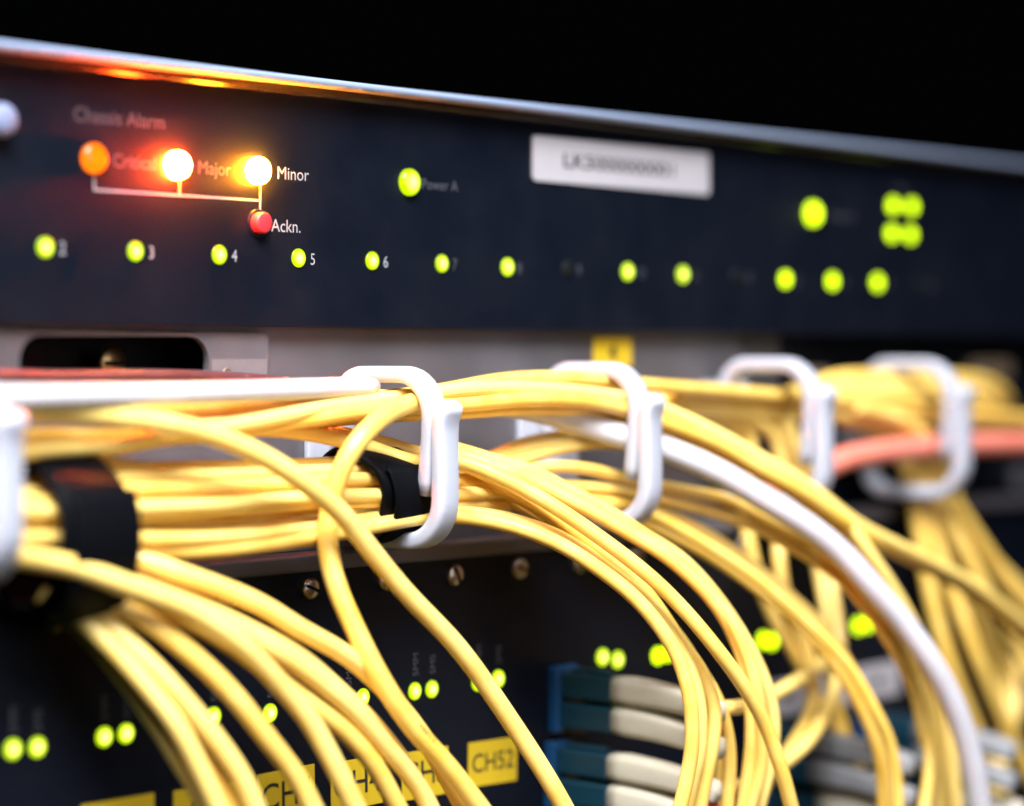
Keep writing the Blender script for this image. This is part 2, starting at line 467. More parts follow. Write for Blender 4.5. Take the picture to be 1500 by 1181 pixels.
part_box('screw_slot', 'black_void', sc_, ps.x - 2.2, ps.x + 2.2, ps.y - 7.5, ps.y - 7.1, ps.z - 0.35, ps.z + 0.35, 0)
q0, q1 = at(303, 526, MID), at(384, 565, MID)
tg = part_box('paper_tag', 'tag_grey', cov, q0.x, q1.x, -MID - 1.32, -MID - 1.2, q1.z, q0.z, 0)
qc = at(326, 548, MID)
link('printed_ring', lathe('printed_ring', [(1.15, 0), (1.15, 0.05), (0.75, 0.05), (0.75, 0)]), 'tan_metal', tg, (qc.x, -MID - 1.32, qc.z))
# small yellow tape label on the sheet
q0, q1 = at(869, 494, MID + 0.2), at(925, 536, MID + 0.2)
yl = part_box('yellow_label', 'label_yellow', Zs, q0.x, q1.x, -MID - 0.25, -MID - 0.1, q1.z, q0.z, 0, label='small yellow tape label')
text('4', ((q0.x + q1.x) / 2, -MID - 0.3, (q0.z + q1.z) / 2 - 0.4), 3.6, 'print_black', yl, align='CENTER', bold=0.16)

# far end of the sheet, its fall into shade built as dark parts
xd0 = xe + 2
part = thing('shaded_sheet_end', ((xd0 + XR) / 2, 9, mz0), 'black stand-in for the shaded far end of the sheet behind the far cable rings', 'panel')
part_box('front_plate', 'black_front', part, xd0, XR, 9, 12, mz0, mz1 + 4, 0.3)
part_box('fade_strip', 'fade_grey', part, xd0, xd0 + 14, -MID + 0.4, 8.9, mz0 + 2, mz1 + 3, 0.8)  # added dark strip, steps the sheet's light falloff down to black
for i, (px, py, w, h) in enumerate(((1180, 560, 5, 7), (1300, 600, 7, 4), (1440, 540, 9, 5), (1500, 700, 8, 6))):
    p = at(px, py, -9)
    part_box('latch', ('tan_metal', 'zinc_sheet')[i % 2], part, p.x - w, p.x + w, 5.5, 9.1, p.z - h / 2, p.z + h / 2, 0.8)

# ------------------------------------------------------------------ card shelf
sz = at(450, 818, LOW).z      # top of the shelf front
lz0 = at(450, 1330, LOW).z
Sh = thing('card_shelf', ((XL + XR) / 2, -LOW, lz0), 'black card shelf with green lights, slotted screws and yellow labels', 'shelf')
part_box('front_plate', 'black_front', Sh, XL, XR, -LOW, -LOW + 3, lz0, sz - 0.2, 0.2)
prof = [(LOW - 0.1, sz - 2.4), (LOW + 0.9, sz - 2.3), (LOW + 1.2, sz - 1.9), (LOW + 1.2, sz + 0.3), (LOW + 0.9, sz + 0.6), (MID - 1, sz + 0.65), (MID - 1, sz + 0.1), (LOW - 0.1, sz - 0.1)]
link('folded_edge', extrude_x('folded_edge', prof, XL, XR), 'zinc_sheet', Sh, ((XL + XR) / 2, 0, 0))
SCREW = lathe('screw', [(2.05, 0), (2.05, 0.9), (1.85, 1.25), (1.2, 1.5), (0, 1.6)], 24)
for i, (x, y) in enumerate(((82, 908), (200, 893), (338, 872), (455, 862), (566, 850), (667, 843), (762, 833), (850, 825), (932, 817), (1090, 800), (1230, 786), (1360, 770))):
    p = at(x, y, LOW + 0.8); p.y = -LOW
    s_ = link('screw', SCREW, 'screw_metal', Sh, p)
    me, c = box('screw_slot', -1.7, 1.7, -1.72, -1.2, -0.26, 0.26, 0)
    me.transform(Matrix.Rotation(random.uniform(0.2, 2.6), 4, 'Y')); sl = link('screw_slot', me, 'black_void', s_, p + Vector((0, -1.46, 0)))

low = [(22, 1098), (58, 1095), (156, 1080), (188, 1075), (316, 1050), (399, 1045), (513, 1027), (535, 1022), (611, 1013), (636, 1010), (704, 1000), (733, 995),
       (886, 963), (908, 967), (967, 961), (982, 957), (1121, 938), (1134, 940), (1260, 917), (1274, 914)]
for i, (x, y) in enumerate(low):
    k = 'led_green_near' if x < 690 else ('led_green_mid' if x < 930 else 'led_green_far')
    light(x, y, LOW, k, LED_T, Sh, 0.7)
    if x < 760:
        p = at(x - 2, y - 22, LOW); p.y = -LOW - 0.06
        text(('5MM', '5MS')[i % 2], p, 1.55, 'print_grey', Sh, spin=math.radians(90))

def tape(px0, py0, px1, w_above, h, s, th, parent=Sh):
    a, b_ = at(px0, py0, LOW), at(px1, py0, LOW)
    z1 = a.z; z0 = z1 - h
    o = part_box('yellow_label', 'label_yellow', parent, a.x, b_.x, -LOW - 0.22, -LOW - 0.05, z0, z1, 0)
    o.rotation_euler.y = random.uniform(-0.025, 0.025)
    if s: text(s, ((a.x + b_.x) / 2, -LOW - 0.27, (z0 + z1) / 2), th, 'print_black', o, align='CENTER', bold=0.03)
    return o
tape(118, 1180, 225, 0, 8, '', 3)
tape(253, 1160, 366, 0, 8, 'CH4', 4.0)
tape(377, 1134, 460, 0, 9, 'CH4', 4.6)
tape(484, 1118, 560, 0, 9, 'CH4', 4.6)
tape(588, 1104, 655, 0, 9, 'CH5', 4.6)
tape(685, 1090, 756, 0, 8.6, 'CH52', 3.6)
# white slanting paper label at the lower right
a, b_ = at(1120, 1000, LOW), at(1316, 966, LOW)
wl = part_box('paper_label', 'label_white', Sh, a.x, b_.x, -LOW - 0.3, -LOW - 0.05, a.z - 8.2, a.z, 0, label='white paper label strip')
for i in range(5):
    x = a.x + (b_.x - a.x) * (0.12 + 0.17 * i)
    part_box('printed_mark', 'print_grey', wl, x, x + 3.5, -LOW - 0.34, -LOW - 0.28, a.z - 5.0, a.z - 3.2, 0)

# ------------------------------------------------------------------ plug connectors
def boot_mesh(l, h0, h1, droop):
    bm = bmesh.new(); rings = []
    n = 9
    for i in range(n):
        t = i / (n - 1); h = h0 + (h1 - h0) * t; w = h * 0.95
        if i == 0: h *= 0.9; w *= 0.9
        if i == n - 1: h *= 0.85; w *= 0.85
        rings.append([bm.verts.new((x, -l * t, z - droop * t * t)) for x, z in rrect(-w / 2, w / 2, -h / 2, h / 2, h * 0.28, 4)])
    for A_, B_ in zip(rings, rings[1:]):
        m_ = len(A_)
        for k in range(m_): bm.faces.new((A_[k], A_[(k + 1) % m_], B_[(k + 1) % m_], B_[k]))
    bm.faces.new(rings[0][::-1]); bm.faces.new(rings[-1])
    return mesh_from(bm, 'boot', True)

def plug(px, py, label, boot='cream_plastic', pitch=6.1, clip=True, grp='paired fibre plugs in the card shelf'):
    """a duplex plug standing straight out of an adapter; px,py is the foot between both halves"""
    c = at(px, py, LOW)
    t = thing('duplex_plug', (c.x, -LOW, c.z), label, 'plug', grp)
    part_box('adapter', 'blue_plastic', t, c.x - 3.4, c.x + 3.4, -LOW - 2.6, -LOW - 0.05, c.z - 6.6, c.z + 6.6, 0.4)
    for s in (1, -1):
        z = c.z + s * pitch / 2
        h = part_box('housing', 'teal_plastic', t, c.x - 2.6, c.x + 2.6, -LOW - 15.5, -LOW - 2.7, z - 2.5, z + 2.5, 0.5)
        part_box('latch', 'teal_plastic', h, c.x - 1.2, c.x + 1.2, -LOW - 13.5, -LOW - 4, z + 2.6, z + 3.4, 0.3)
        part_box('release_tab', 'tan_metal', h, c.x - 1.9, c.x + 1.9, -LOW - 7.5, -LOW - 4.2, z - 3.0, z - 2.55, 0.1)
        link('boot', boot_mesh(25, 5.7, 4.6, 2.2 + 0.8 * (1 - s) / 2), boot, t, (c.x, -LOW - 15.4, z))
    if clip: part_box('colour_clip', 'red_plastic', t, c.x - 2.0, c.x + 2.0, -LOW - 39.6, -LOW - 38.4, c.z - 3.2, c.z - 0.6, 0.4)
    return t
plug(818, 1022, 'cream booted duplex plug in the upper blue adapter by the yellow label')
plug(812, 1132, 'cream booted duplex plug in the lower blue adapter by the yellow label')
plug(1120, 1178, 'cream booted duplex plug at the bottom edge under the looping cables', clip=False)
plug(1108, 1098, 'grey booted duplex plug below the white paper label', 'grey_plastic', clip=False)
plug(1262, 1080, 'grey booted duplex plug behind the thick white cable', 'grey_plastic', clip=False)
plug(1275, 1165, 'cream booted duplex plug behind the thick white cable, low at the edge', clip=True)

# ------------------------------------------------------------------ cable rings
def arc(c, r, a0, a1, n=8):
    return [(c[0] + r * math.cos(math.radians(a0 + (a1 - a0) * i / n)), c[1] + r * math.sin(math.radians(a0 + (a1 - a0) * i / n))) for i in range(n + 1)]

def sweep(name, path, thick, width, tip=None):
    """flat strap swept along a path in the (out, z) plane; width runs along x"""
    # resample evenly
    P = [Vector((p[0], p[1])) for p in path]
    bm = bmesh.new(); rings = []; n = len(P)
    for i, p in enumerate(P):
        t = (P[min(i + 1, n - 1)] - P[max(i - 1, 0)]).normalized(); nn = Vector((-t.y, t.x))
        th = thick; w = width
        if i in (0, n - 1): th *= 0.75; w *= 0.86
        sec = rrect(-w / 2, w / 2, -th / 2, th / 2, min(th, w) * 0.3, 3)
        rings.append([bm.verts.new((x, -(p.x + nn.x * k), p.y + nn.y * k)) for x, k in sec])
    for A_, B_ in zip(rings, rings[1:]):
        m_ = len(A_)
        for k in range(m_): bm.faces.new((A_[k], A_[(k + 1) % m_], B_[(k + 1) % m_], B_[k]))
    bm.faces.new(rings[0][::-1]); bm.faces.new(rings[-1])
    return mesh_from(bm, name, True)

RH = 32.4; RD = 28.0          # outer height and reach
def ring_paths():
    zt_, zb_ = RH / 2 - 1.3, -RH / 2 + 1.3
    up = [(1.4, 0.0), (1.4, 3), (1.4, zt_ - 6)] + arc((7.4, zt_ - 6), 6, 180, 90)[1:] + [(11, zt_), (14, zt_)]
    up += arc((RD - 11.3, zt_ - 7.5), 7.5, 90, 4)[0:] + [(RD - 3.9, zt_ - 11), (RD - 4.3, zt_ - 15), (RD - 4.7, zt_ - 19), (RD - 5.1, zt_ - 21.5)]
    lo = [(1.4, -0.3), (1.4, -4), (1.4, zb_ + 6)] + arc((7.4, zb_ + 6), 6, 180, 270)[1:] + [(12, zb_), (16, zb_)]
    lo += arc((RD - 8.8, zb_ + 7.5), 7.5, -90, 0) + [(RD - 1.3, zb_ + 11), (RD - 1.35, zb_ + 15), (RD - 1.4, zb_ + 19), (RD - 1.2, zb_ + 21.5), (RD - 0.5, zb_ + 23.4), (RD + 0.4, zb_ + 24.6)]
    return up, lo
UPP, LOP = ring_paths()
UM, LM = sweep('upper_arm', UPP, 3.0, 4.4), sweep('lower_arm', LOP, 3.1, 5.0)
def bmesh_base():
    return plate('base_plate', rrect(-9, 9, -10, 10, 1.5, 4), [], 0, 1.2)
BM_ = bmesh_base()
def ring(px, ytop, ybot, label):
    p = at(px, 600, MID + RD)
    x = p.x - 2.5
    z = (at(px, ytop, MID + RD - 8).z + at(px, ybot, MID + RD - 6).z) / 2
    t = thing('cable_ring', (x, -MID, z), label, 'cable ring', 'white nylon cable rings along the metal sheet')
    link('upper_arm', UM, 'nylon', t, (x, -MID - 1.4, z)); link('lower_arm', LM, 'nylon', t, (x + 0.3, -MID - 1.4, z))
    link('base_plate', BM_, 'nylon', t, (x + 1.5, -MID - 1.3, z + 1.0))
    return t
ring(26, 533, 862, 'out of focus white nylon ring cut by the left picture edge')
ring(664, 531, 806, 'sharp white nylon cable ring around the black taped bundle')
ring(962, 527, 775, 'white nylon ring beside the sticker marked 4, thick white cable through it')
ring(1214, 523, 745, 'blurred white nylon ring between the white cable and the salmon cable')
ring(1416, 519, 735, 'most distant blurred white nylon ring, salmon cable passing through it')

# ------------------------------------------------------------------ black tape wraps round the bundles
def wrap(px, py, d, ry, rz, width, label, lean=0.0, thick=1.3):
    c = at(px, py, d); n = 44
    t = thing('tape_wrap', (c.x, c.y, c.z), label, 'tape wrap')
    bm = bmesh.new(); rings = []
    w = width / 2
    sec = []
    for u, v in rrect(-w, w, 0, thick, 0.55, 3): sec.append((u, v))
    for i in range(n):
        a = 2 * math.pi * i / n; wob = 1 + 0.035 * math.sin(3 * a + 1) + 0.02 * math.sin(5 * a)
        ring_ = []
        for u, v in sec:
            fl = 1 - 0.10 * abs(u / w) ** 2.4
            ring_.append(bm.verts.new((u + lean * math.sin(a) * rz, -(ry * wob * fl + v) * math.cos(a), (rz * wob * fl + v) * math.sin(a))))
        rings.append(ring_)
    for i in range(n):
        A_, B_ = rings[i], rings[(i + 1) % n]; m_ = len(A_)
        for k in range(m_): bm.faces.new((A_[k], A_[(k + 1) % m_], B_[(k + 1) % m_], B_[k]))
    link('band', mesh_from(bm, 'band', True), 'black_tape', t, c)
    # loose tail laid over the band
    bm = bmesh.new(); rings = []
    for i in range(16):
        a = math.radians(-100 + 130 * i / 15)
        rings.append([bm.verts.new((u * 0.9 + 0.6 + lean * math.sin(a) * rz, -(ry + thick + 0.15 + v * 0.5) * math.cos(a) * 1.02, (rz + thick + 0.15 + v * 0.5) * math.sin(a) * 1.02)) for u, v in sec])
    for A_, B_ in zip(rings, rings[1:]):
        m_ = len(A_)
        for k in range(m_): bm.faces.new((A_[k], A_[(k + 1) % m_], B_[(k + 1) % m_], B_[k]))
    bm.faces.new(rings[0][::-1]); bm.faces.new(rings[-1])
    link('tail', mesh_from(bm, 'tail', True), 'black_tape', t, c)
    return t
wrap(548, 718, 10.5, 8.2, 7.4, 12.5, 'glossy black tape wrap inside the sharp white ring', lean=-0.25)
wrap(86, 782, 11, 9.8, 12.2, 14, 'blurred black tape wrap beside the left picture edge', lean=0.0)

# ------------------------------------------------------------------ cables
Y = 'yellow_jacket'
# --- white tube and the runs above the bundle at the left
cable([(-60, 584, 20), (80, 581, 19), (250, 577, 17), (400, 572, 15), (549, 566, 13)], 'thick white tube lying along the top left, cut end at the ring', 1.85, 'white_jacket', wob=0.05, name='white_tube', cat='tube', round_end=0.5)
cable([(-50, 548, -1), (80, 551, -1), (200, 549, -1), (320, 551, -1.2), (420, 560, -1.2)], 'dull red strand standing in for the lip of the dark slot, behind the white tube', 1.0, 'dull_red_lip', wob=0.1)  # tube modelled in place of the slot's front lip
cable([(-50, 600, 12), (100, 603, 12), (250, 600, 11.5), (400, 592, 11), (500, 585, 11), (560, 582, 11), (640, 574, 12), (740, 557, 14), (850, 556, 15), (960, 566, 14), (1090, 574, 13), (1200, 586, 12), (1300, 596, 12), (1420, 606, 12), (1560, 618, 12)],
      'long topmost yellow cable running right through all rings')
cable([(-40, 668, 13), (60, 661, 13.5), (160, 650, 14), (280, 634, 15), (400, 612, 15), (500, 594, 14), (590, 583, 14), (660, 574, 16), (750, 570, 17), (860, 574, 18), (960, 594, 20), (1048, 634, 25), (1114, 670, 29), (1180, 708, 33), (1232, 752, 36), (1272, 808, 39), (1312, 868, 41), (1350, 940, 42), (1385, 1040, 42), (1400, 1190, 42)],
      'yellow cable crossing above the white cable and dropping behind it')
cable([(-40, 640, 11), (80, 642, 12), (200, 642, 12), (320, 634, 13), (420, 620, 14), (510, 606, 15), (600, 598, 15.5), (680, 592, 17), (780, 583, 18), (880, 590, 19), (973, 618, 21), (1048, 648, 26), (1114, 684, 30.5), (1180, 722, 35), (1240, 768, 37), (1334, 818, 36), (1414, 862, 36), (1466, 905, 36), (1560, 985, 36)],
      'yellow cable branching right at the far end above the dark panel')
cable([(-40, 652, 8), (150, 650, 8), (300, 636, 9), (420, 622, 10), (520, 610, 10.5), (600, 604, 11), (680, 603, 13), (780, 598, 14), (880, 603, 15), (973, 625, 17), (1048, 658, 22), (1114, 694, 26), (1180, 733, 30), (1235, 780, 33), (1290, 850, 35), (1335, 930, 36), (1372, 1040, 36), (1384, 1190, 36)],
      'yellow cable tucked directly under the crossing pair by the second ring')
# --- L1 big diagonal cable and the loop
cable([(-40, 596, 16), (20, 600, 16), (169, 610, 17.5), (288, 630, 20.5), (373, 662, 23), (440, 703, 25), (500, 752, 26), (519, 775, 26), (590, 864, 27), (671, 948, 29), (739, 1042, 31), (800, 1137, 34), (845, 1215, 36)],
      'single yellow cable crossing diagonally in front from left edge to bottom', 1.75, wob=0.1)
cable([(665, 582, 12), (605, 590, 18), (560, 612, 21.5), (522, 650, 22.5), (497, 695, 21), (483, 745, 19.5), (480, 800, 20), (492, 855, 22), (519, 920, 25), (558, 995, 28), (605, 1066, 30), (662, 1130, 32), (715, 1200, 34)],
      'yellow cable looping out of the sharp ring and down', 1.8, wob=0.05)
# --- foreground bunch fanning down from the left wrap
FG = 'thick blurred yellow cable '
cable([(120, 800, 8), (200, 818, 15), (271, 842, 19), (373, 884, 22), (440, 920, 24), (502, 958, 25), (545, 992, 25), (600, 1052, 26), (640, 1110, 27), (690, 1200, 29)], FG + 'uppermost of the lower left fan', 1.68)
cable([(-60, 805, 20), (27, 812, 20), (102, 828, 21), (190, 857, 23), (271, 890, 25), (339, 934, 27), (406, 997, 28), (452, 1055, 29), (488, 1115, 30), (528, 1200, 31)], FG + 'crossing in front of the left black wrap', 1.75)
cable([(100, 838, 10), (200, 866, 17), (305, 898, 21), (390, 946, 24), (450, 986, 25), (510, 1036, 26), (560, 1086, 27), (612, 1150, 28), (645, 1210, 29)], FG + 'third from the top of the lower left fan', 1.68)
cable([(100, 850, 8), (190, 874, 14), (290, 915, 19), (380, 975, 22), (440, 1022, 23.5), (500, 1070, 25), (545, 1120, 26), (590, 1200, 27)], FG + 'tucked between its brighter neighbours in the fan', 1.68)
cable([(80, 862, 11), (119, 874, 14), (203, 905, 19), (271, 950, 23), (339, 1014, 26), (392, 1080, 28), (438, 1145, 29), (466, 1205, 30)], FG + 'ending over the label reading CH4', 1.68)
cable([(70, 872, 10), (130, 896, 14), (190, 944, 19), (243, 1000, 23), (309, 1076, 26), (356, 1142, 28), (384, 1205, 29)], FG + 'second from the left in the lower left fan', 1.68)
cable([(60, 872, 8), (102, 890, 12), (156, 940, 17), (207, 996, 21), (258, 1062, 24), (303, 1142, 26), (328, 1205, 27)], FG + 'leftmost of the lower left fan', 1.68)
cable([(66, 874, 6), (115, 898, 10), (172, 955, 15), (226, 1020, 19), (284, 1095, 22), (330, 1165, 24), (350, 1210, 25)], FG + 'hidden behind the two leftmost of the fan', 1.68)
cable([(90, 830, 9), (180, 850, 14), (280, 878, 18), (360, 918, 21), (430, 958, 22.5), (490, 1005, 23.5), (550, 1066, 24.5), (600, 1130, 25), (640, 1200, 26)], FG + 'showing only as a sliver in the upper fan', 1.6)
cable([(60, 878, 5), (105, 905, 8), (160, 968, 13), (212, 1034, 17), (262, 1110, 20), (300, 1180, 22), (312, 1215, 23)], FG + 'farthest back at the left side of the fan', 1.6)
# --- bundle between both wraps
BN = 'yellow cable of the taped bundle '
bun = [([(-40, 700), (60, 706), (150, 690), (230, 686), (330, 683), (430, 680), (560, 676), (640, 678), (700, 676), (770, 650), (840, 637), (900, 640), (980, 650)], 8, 'top strand rising right of the sharp ring'),
       ([(-40, 720), (60, 722), (150, 705), (230, 700), (330, 697), (430, 692), (560, 690), (640, 698), (720, 686), (800, 664), (870, 650), (930, 648)], 12, 'second strand rising beside the top strand'),
       ([(-40, 735), (60, 735), (150, 722), (230, 716), (330, 712), (430, 706), (560, 702), (640, 704), (720, 700), (800, 684), (860, 686), (932, 704), (1010, 720), (1060, 732), (1114, 758), (1180, 793), (1250, 846), (1312, 930), (1344, 1000), (1361, 1066), (1360, 1137), (1348, 1210)], 15, 'curving down beneath the white cable'),
       ([(-40, 748), (60, 746), (150, 742), (230, 735), (330, 729), (430, 722), (560, 716), (640, 716), (720, 712), (800, 711), (858, 713), (932, 724), (1020, 742), (1090, 766), (1160, 802), (1235, 853), (1300, 938), (1340, 1015), (1354, 1080), (1370, 1140), (1376, 1210)], 14, 'following close below the white cable'),
       ([(-40, 760), (60, 760), (150, 758), (230, 752), (330, 746), (430, 738), (560, 732), (640, 730), (740, 728), (834, 732), (932, 744), (1026, 792), (1114, 852), (1202, 928), (1246, 980), (1282, 1040), (1306, 1090), (1314, 1150), (1316, 1210)], 16, 'swinging wide below the second ring'),
       ([(-40, 770), (60, 772), (150, 772), (230, 768), (330, 763), (430, 754), (560, 742), (640, 738), (740, 736), (834, 743), (932, 764), (1026, 806), (1110, 862), (1180, 920), (1236, 990), (1268, 1050), (1288, 1110), (1296, 1210)], 11, 'second to swing below the second ring'),
       ([(-40, 782), (60, 782), (150, 785), (230, 783), (330, 779), (430, 769), (560, 752), (640, 742), (740, 744)], 13, 'ending in the wrap near the bottom'),
       ([(-40, 795), (60, 795), (150, 797), (230, 799), (330, 798), (430, 784), (560, 758), (640, 746), (740, 750)], 9, 'lowest sagging strand between the wraps'),
       ([(-40, 690), (60, 690), (150, 678), (230, 690), (330, 705), (430, 716), (560, 712), (640, 690)], 5, 'strand deepest inside against the metal'),
       ([(-40, 772), (60, 766), (150, 760), (230, 768), (330, 775), (430, 765), (560, 738), (640, 720)], 5, 'lower strand deepest inside against the metal')]
bun += [
       ([(-40, 752), (60, 752), (150, 748), (230, 744), (330, 738), (430, 730), (560, 724), (640, 722), (760, 722)], 17, 'nearest strand in the middle of the bundle'),
       ([(-40, 790), (60, 788), (150, 790), (230, 791), (330, 788), (430, 777), (560, 756), (640, 742), (760, 740)], 16, 'front strand low in the bundle')]
for pts, d, s in bun:
    P = []
    for (x, y) in pts:
        dd = d if x < 940 else d + (x - 940) * 0.085
        if x > 1300: dd = d + 360 * 0.085
        P.append((x, y, dd))
    cable(P, BN + s, 1.22, wob=0.25)
# --- sharp arcs from the sharp ring down to the right
AR = 'sharp yellow cable '
cable([(90, 800, 12), (200, 806, 14), (300, 806, 15), (430, 792, 16), (535, 773, 18), (630, 756, 19), (671, 757, 21), (722, 764, 24), (773, 778, 28), (823, 799, 32), (874, 832, 36), (920, 867, 40), (955, 904, 43), (990, 957, 46), (1010, 1018, 48), (1014, 1090, 48), (1006, 1140, 47), (990, 1210, 46)], AR + 'lowest arc leaving the bottom of the sharp ring', 1.42, wob=0.05)
cable([(560, 762, 12), (630, 752, 16), (722, 756, 21), (773, 769, 25), (823, 790, 29), (876, 824, 33), (926, 862, 37), (966, 904, 40), (1002, 960, 43), (1024, 1030, 45), (1024, 1100, 45), (1012, 1150, 44), (1000, 1210, 43)], AR + 'lying just behind the lowest arc', 1.42, wob=0.1)
cable([(-40, 676, 9), (100, 668, 9), (250, 640, 9), (340, 628, 9), (430, 632, 10), (530, 652, 12), (610, 678, 17), (671, 676, 20), (722, 693, 24), (773, 719, 28), (823, 749, 32), (874, 784, 36), (949, 842, 42), (1000, 892, 46), (1051, 952, 50), (1092, 1010, 52), (1122, 1064, 53), (1146, 1132, 54), (1166, 1210, 54)], AR + 'longest arc sweeping to the bottom from behind the ring', 1.42, wob=0.05)
cable([(-40, 660, 5), (100, 655, 5), (250, 632, 6), (340, 622, 6.5), (420, 626, 7), (530, 642, 9), (610, 664, 13), (680, 680, 17), (735, 705, 21), (790, 738, 25), (850, 782, 30), (905, 828, 35), (949, 872, 38), (995, 938, 42), (1028, 988, 44), (1046, 1040, 45), (1043, 1088, 45), (1033, 1145, 44), (1020, 1210, 43)], AR + 'running in the shade below the longest arc', 1.42, wob=0.1)
cable([(630, 700, 13), (680, 706, 15), (745, 722, 19), (806, 758, 24), (870, 806, 29), (930, 858, 33), (985, 925, 37), (1020, 975, 39), (1052, 1030, 41), (1068, 1100, 41), (1062, 1210, 41)], AR + 'with its end showing between two lower arcs', 1.35, wob=0.1)
cable([(640, 660, 14), (700, 678, 17), (770, 700, 20), (840, 736, 25), (915, 778, 30), (983, 820, 35), (1044, 878, 40), (1077, 932, 42), (1096, 993, 44), (1102, 1066, 44), (1098, 1120, 43), (1084, 1210, 42)], AR + 'inner strand of the right forked arc', 1.38, wob=0.1)
cable([(640, 655, 11), (700, 668, 14), (780, 692, 18), (860, 735, 23), (943, 784, 29), (1000, 820, 33), (1050, 876, 38), (1086, 930, 42), (1112, 978, 44), (1128, 1022, 45), (1134, 1069, 45), (1128, 1120, 44), (1104, 1210, 43)], AR + 'outer strand of the right forked arc', 1.35, wob=0.1)
cable([(560, 700, 9), (640, 692, 9), (720, 674, 10), (800, 655, 11), (880, 648, 12), (960, 660, 12)], AR + 'third strand rising right of the sharp ring', 1.3)
cable([(560, 722, 9), (640, 724, 9), (760, 718, 10), (860, 723, 11), (932, 734, 13), (1026, 776, 19), (1114, 838, 26), (1196, 910, 32), (1238, 962, 35), (1274, 1034, 38), (1298, 1100, 39), (1306, 1210, 39)], AR + 'squeezed between the wide swinging strands', 1.3)
cable([(560, 716, 12), (630, 716, 12), (700, 722, 14), (770, 744, 18), (840, 784, 23), (900, 832, 28), (960, 892, 33), (1010, 962, 37), (1038, 1022, 39), (1050, 1090, 39), (1048, 1210, 38)], AR + 'thin arc in the shade behind the three lower arcs', 1.3)
cable([(640, 648, 12), (720, 672, 16), (800, 704, 21), (880, 744, 27), (950, 790, 32), (1010, 836, 37), (1058, 888, 41), (1088, 944, 44), (1108, 1004, 46), (1116, 1070, 46), (1112, 1130, 45), (1092, 1210, 44)], AR + 'middle strand of the right forked arc', 1.3)
cable([(1100, 668, 27), (1180, 712, 33), (1250, 766, 36), (1334, 808, 38), (1414, 850, 39), (1470, 892, 40), (1570, 975, 40)], 'bright yellow cable sweeping out over the right picture edge', 1.5)
# --- thick white cable
cable([(700, 584, 8), (800, 604, 11), (880, 630, 16), (973, 657, 23), (1048, 689, 29), (1114, 728, 34), (1180, 768, 39), (1233, 811, 43), (1281, 864, 47), (1325, 916, 50), (1364, 970, 53), (1398, 1035, 55), (1422, 1108, 56), (1440, 1210, 56)], 'thick white cable arching from the second ring to the bottom', 2.55, 'white_jacket', wob=0.05, name='white_cable')
# --- salmon cable
cable([(1120, 722, 8), (1180, 700, 10), (1230, 674, 13), (1300, 660, 15), (1380, 653, 16), (1450, 650, 17), (1600, 650, 18)], 'salmon pink cable passing through the far right ring', 2.7, 'salmon_jacket', wob=0.05, name='salmon_cable')
# --- drops behind, centre right
DR = 'blurred yellow cable '
cable([(960, 590, 8), (1060, 600, 8), (1130, 600, 9), (1152, 614, 10), (1168, 655, 12), (1195, 705, 14), (1215, 780, 16), (1220, 860, 19), (1228, 940, 22), (1222, 1010, 25), (1195, 1072, 28), (1140, 1126, 32), (1085, 1150, 36), (1040, 1160, 38)], DR + 'turning left low down into the lower cream plug')
cable([(980, 605, 6), (1060, 618, 6), (1100, 640, 7), (1092, 720, 8), (1098, 800, 10), (1130, 898, 14), (1166, 966, 17), (1204, 1038, 20), (1244, 1098, 23), (1290, 1210, 26)], DR + 'slanting down past the far left green light')
cable([(1130, 608, 8), (1160, 660, 10), (1182, 740, 12), (1200, 840, 15), (1210, 900, 18), (1216, 950, 20), (1195, 978, 24), (1165, 1000, 28), (1125, 1022, 33), (1085, 1036, 38), (1040, 1040, 40)], DR + 'bending left into the upper cream plug')
cable([(1140, 600, 5), (1190, 700, 7), (1212, 800, 10), (1220, 870, 12), (1220, 940, 14), (1220, 1010, 16), (1240, 1080, 18), (1270, 1210, 20)], DR + 'hanging straight beside the far green lights')
cable([(1010, 600, 7), (1090, 612, 8), (1136, 640, 9), (1150, 720, 11), (1140, 800, 13), (1150, 880, 16), (1180, 950, 19), (1190, 1030, 22), (1160, 1100, 26), (1120, 1150, 29), (1100, 1210, 31)], DR + 'making a shallow S behind the forked arc', 1.5)
# --- far right drops
for i, (pts, s) in enumerate([
    ([(1230, 615, 8), (1300, 640, 8), (1330, 690, 9), (1345, 760, 11), (1362, 860, 14), (1384, 950, 16), (1412, 1030, 18), (1446, 1110, 20), (1474, 1210, 22)], 'leftmost drop below the far ring'),
    ([(1240, 605, 10), (1320, 630, 11), (1352, 690, 12), (1366, 770, 14), (1392, 850, 17), (1420, 930, 20), (1448, 1005, 22), (1478, 1075, 24), (1520, 1160, 26)], 'second drop below the far ring'),
    ([(1250, 595, 12), (1340, 628, 13), (1374, 690, 14), (1386, 750, 16), (1420, 820, 19), (1460, 895, 22), (1520, 990, 25)], 'third drop below the far ring'),
    ([(1260, 600, 9), (1350, 628, 10), (1388, 690, 11), (1402, 752, 13), (1448, 815, 15), (1530, 895, 17)], 'rightmost drop leaving at the picture edge'),
    ([(1330, 650, 7), (1362, 720, 9), (1380, 800, 11), (1430, 900, 14), (1470, 990, 16), (1476, 1050, 18), (1456, 1120, 20), (1452, 1210, 21)], 'drop bending back at the lower right edge'),
    ([(1350, 640, 12), (1392, 720, 14), (1440, 800, 16), (1490, 870, 18), (1560, 950, 20)], 'highest strand leaving at the right edge'),
    ([(1360, 660, 9), (1400, 780, 12), (1456, 890, 15), (1490, 960, 17), (1486, 1050, 19), (1464, 1120, 21), (1470, 1210, 22)], 'strand hooking back at the bottom right corner')]):
    cable(pts, 'strongly blurred yellow cable, ' + s, 1.75)
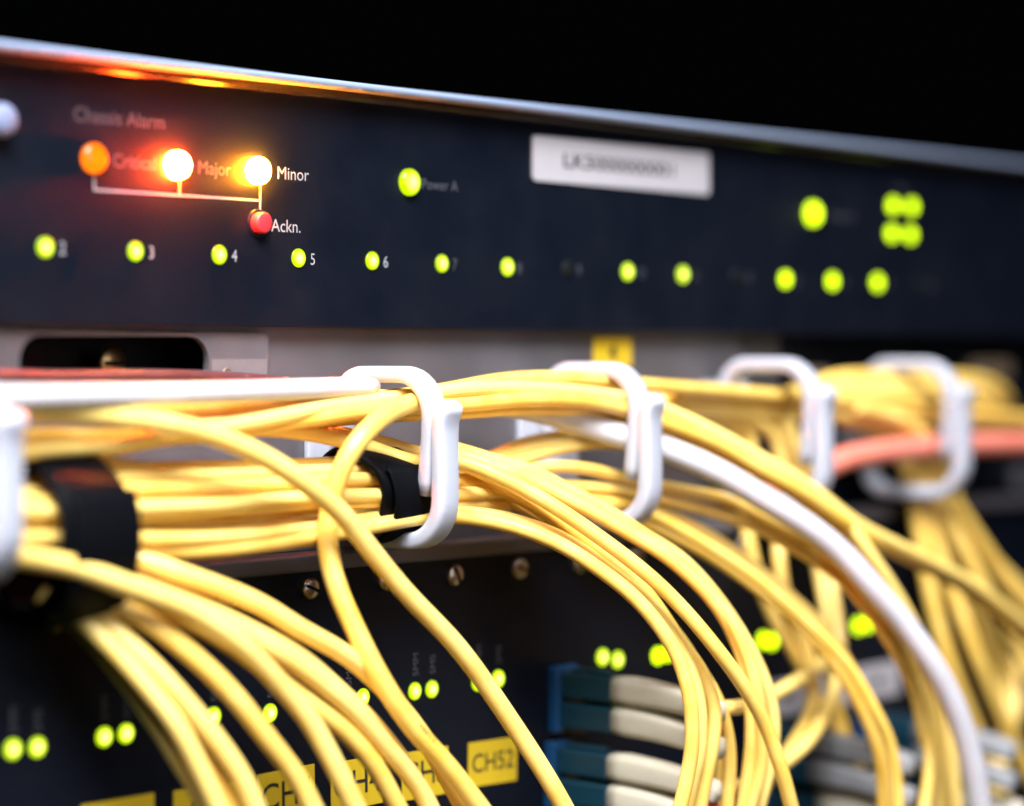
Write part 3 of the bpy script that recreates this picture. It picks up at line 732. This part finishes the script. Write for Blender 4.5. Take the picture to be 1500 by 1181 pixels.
# --- horizontal strands behind the far rings
for i, (pts, s) in enumerate([
    ([(960, 582, 5), (1100, 590, 5), (1180, 572, 5), (1220, 555, 6), (1300, 552, 6), (1380, 554, 6), (1440, 558, 4), (1470, 578, 0), (1478, 610, -4)], 'top strand behind the far ring'),
    ([(960, 590, 8), (1100, 592, 8), (1180, 580, 8), (1220, 569, 9), (1300, 566, 9), (1380, 568, 9), (1435, 573, 7), (1462, 592, 3), (1468, 625, 0)], 'second strand behind the far ring'),
    ([(980, 576, 10), (1100, 584, 10), (1200, 580, 11), (1300, 582, 12), (1380, 586, 12), (1430, 590, 10), (1452, 606, 6), (1456, 640, 2)], 'third strand behind the far ring'),
    ([(940, 586, 5), (1050, 598, 5), (1130, 606, 6), (1220, 600, 7), (1320, 604, 8), (1420, 612, 8), (1580, 616, 8)], 'fourth strand running on past the far ring'),
    ([(1000, 600, 9), (1100, 604, 9), (1200, 606, 10), (1320, 613, 11), (1420, 616, 11), (1580, 622, 11)], 'fifth strand running on past the far ring'),
    ([(1020, 640, 3), (1060, 650, 4), (1100, 628, 5), (1150, 610, 5), (1220, 600, 4), (1300, 596, 3)], 'short strand dipping between second and third ring')]):
    cable(pts, 'faint yellow cable, ' + s, 1.8)

# ------------------------------------------------------------------ tiny print on two cable jackets
def jacket_print(idx, px, n, ang, size=0.9):
    o, C, r = CABLES[idx]
    i0 = min(range(len(C)), key=lambda i: abs(CX + F * (C[i] - CAM).dot(RGT) / (C[i] - CAM).dot(FWD) - px)); fr = frames(C); rnd = random.Random(idx)
    bm = bmesh.new(); base = o.location / MM
    L = 0.0; i = i0; k = 0; nxt = 0.0
    while k < n and i < len(C) - 2:
        seg = (C[i + 1] - C[i]).length
        while nxt <= L + seg and k < n:
            f = (nxt - L) / seg; c = C[i].lerp(C[i + 1], f); t, nn, bb = fr[i]
            toc = (CAM - c).normalized(); side = (toc - t * toc.dot(t)).normalized(); upv = t.cross(side).normalized()
            w = size * rnd.uniform(0.3, 0.6)
            vs = []
            for du, dv in ((-w, -1), (w, -1), (w, 1), (-w, 1)):
                a = ang + dv * 0.20
                q = c + t * du + (side * math.cos(a) + upv * math.sin(a)) * (r + 0.05)
                vs.append(bm.verts.new(q - base))
            bm.faces.new(vs); k += 1; nxt += size * rnd.uniform(1.5, 2.2)
        L += seg; i += 1
    link('jacket_print', mesh_from(bm, 'jacket_print'), 'print_black', o, base)

def by_label(w): return next(i for i, c in enumerate(CABLES) if w in c[0]['label'])
jacket_print(by_label('looping out'), 606, 5, -0.75, 0.55)
jacket_print(by_label('long topmost'), 868, 6, -0.7, 0.6)
jacket_print(by_label('lowest arc leaving'), 574, 11, -0.85, 0.45)
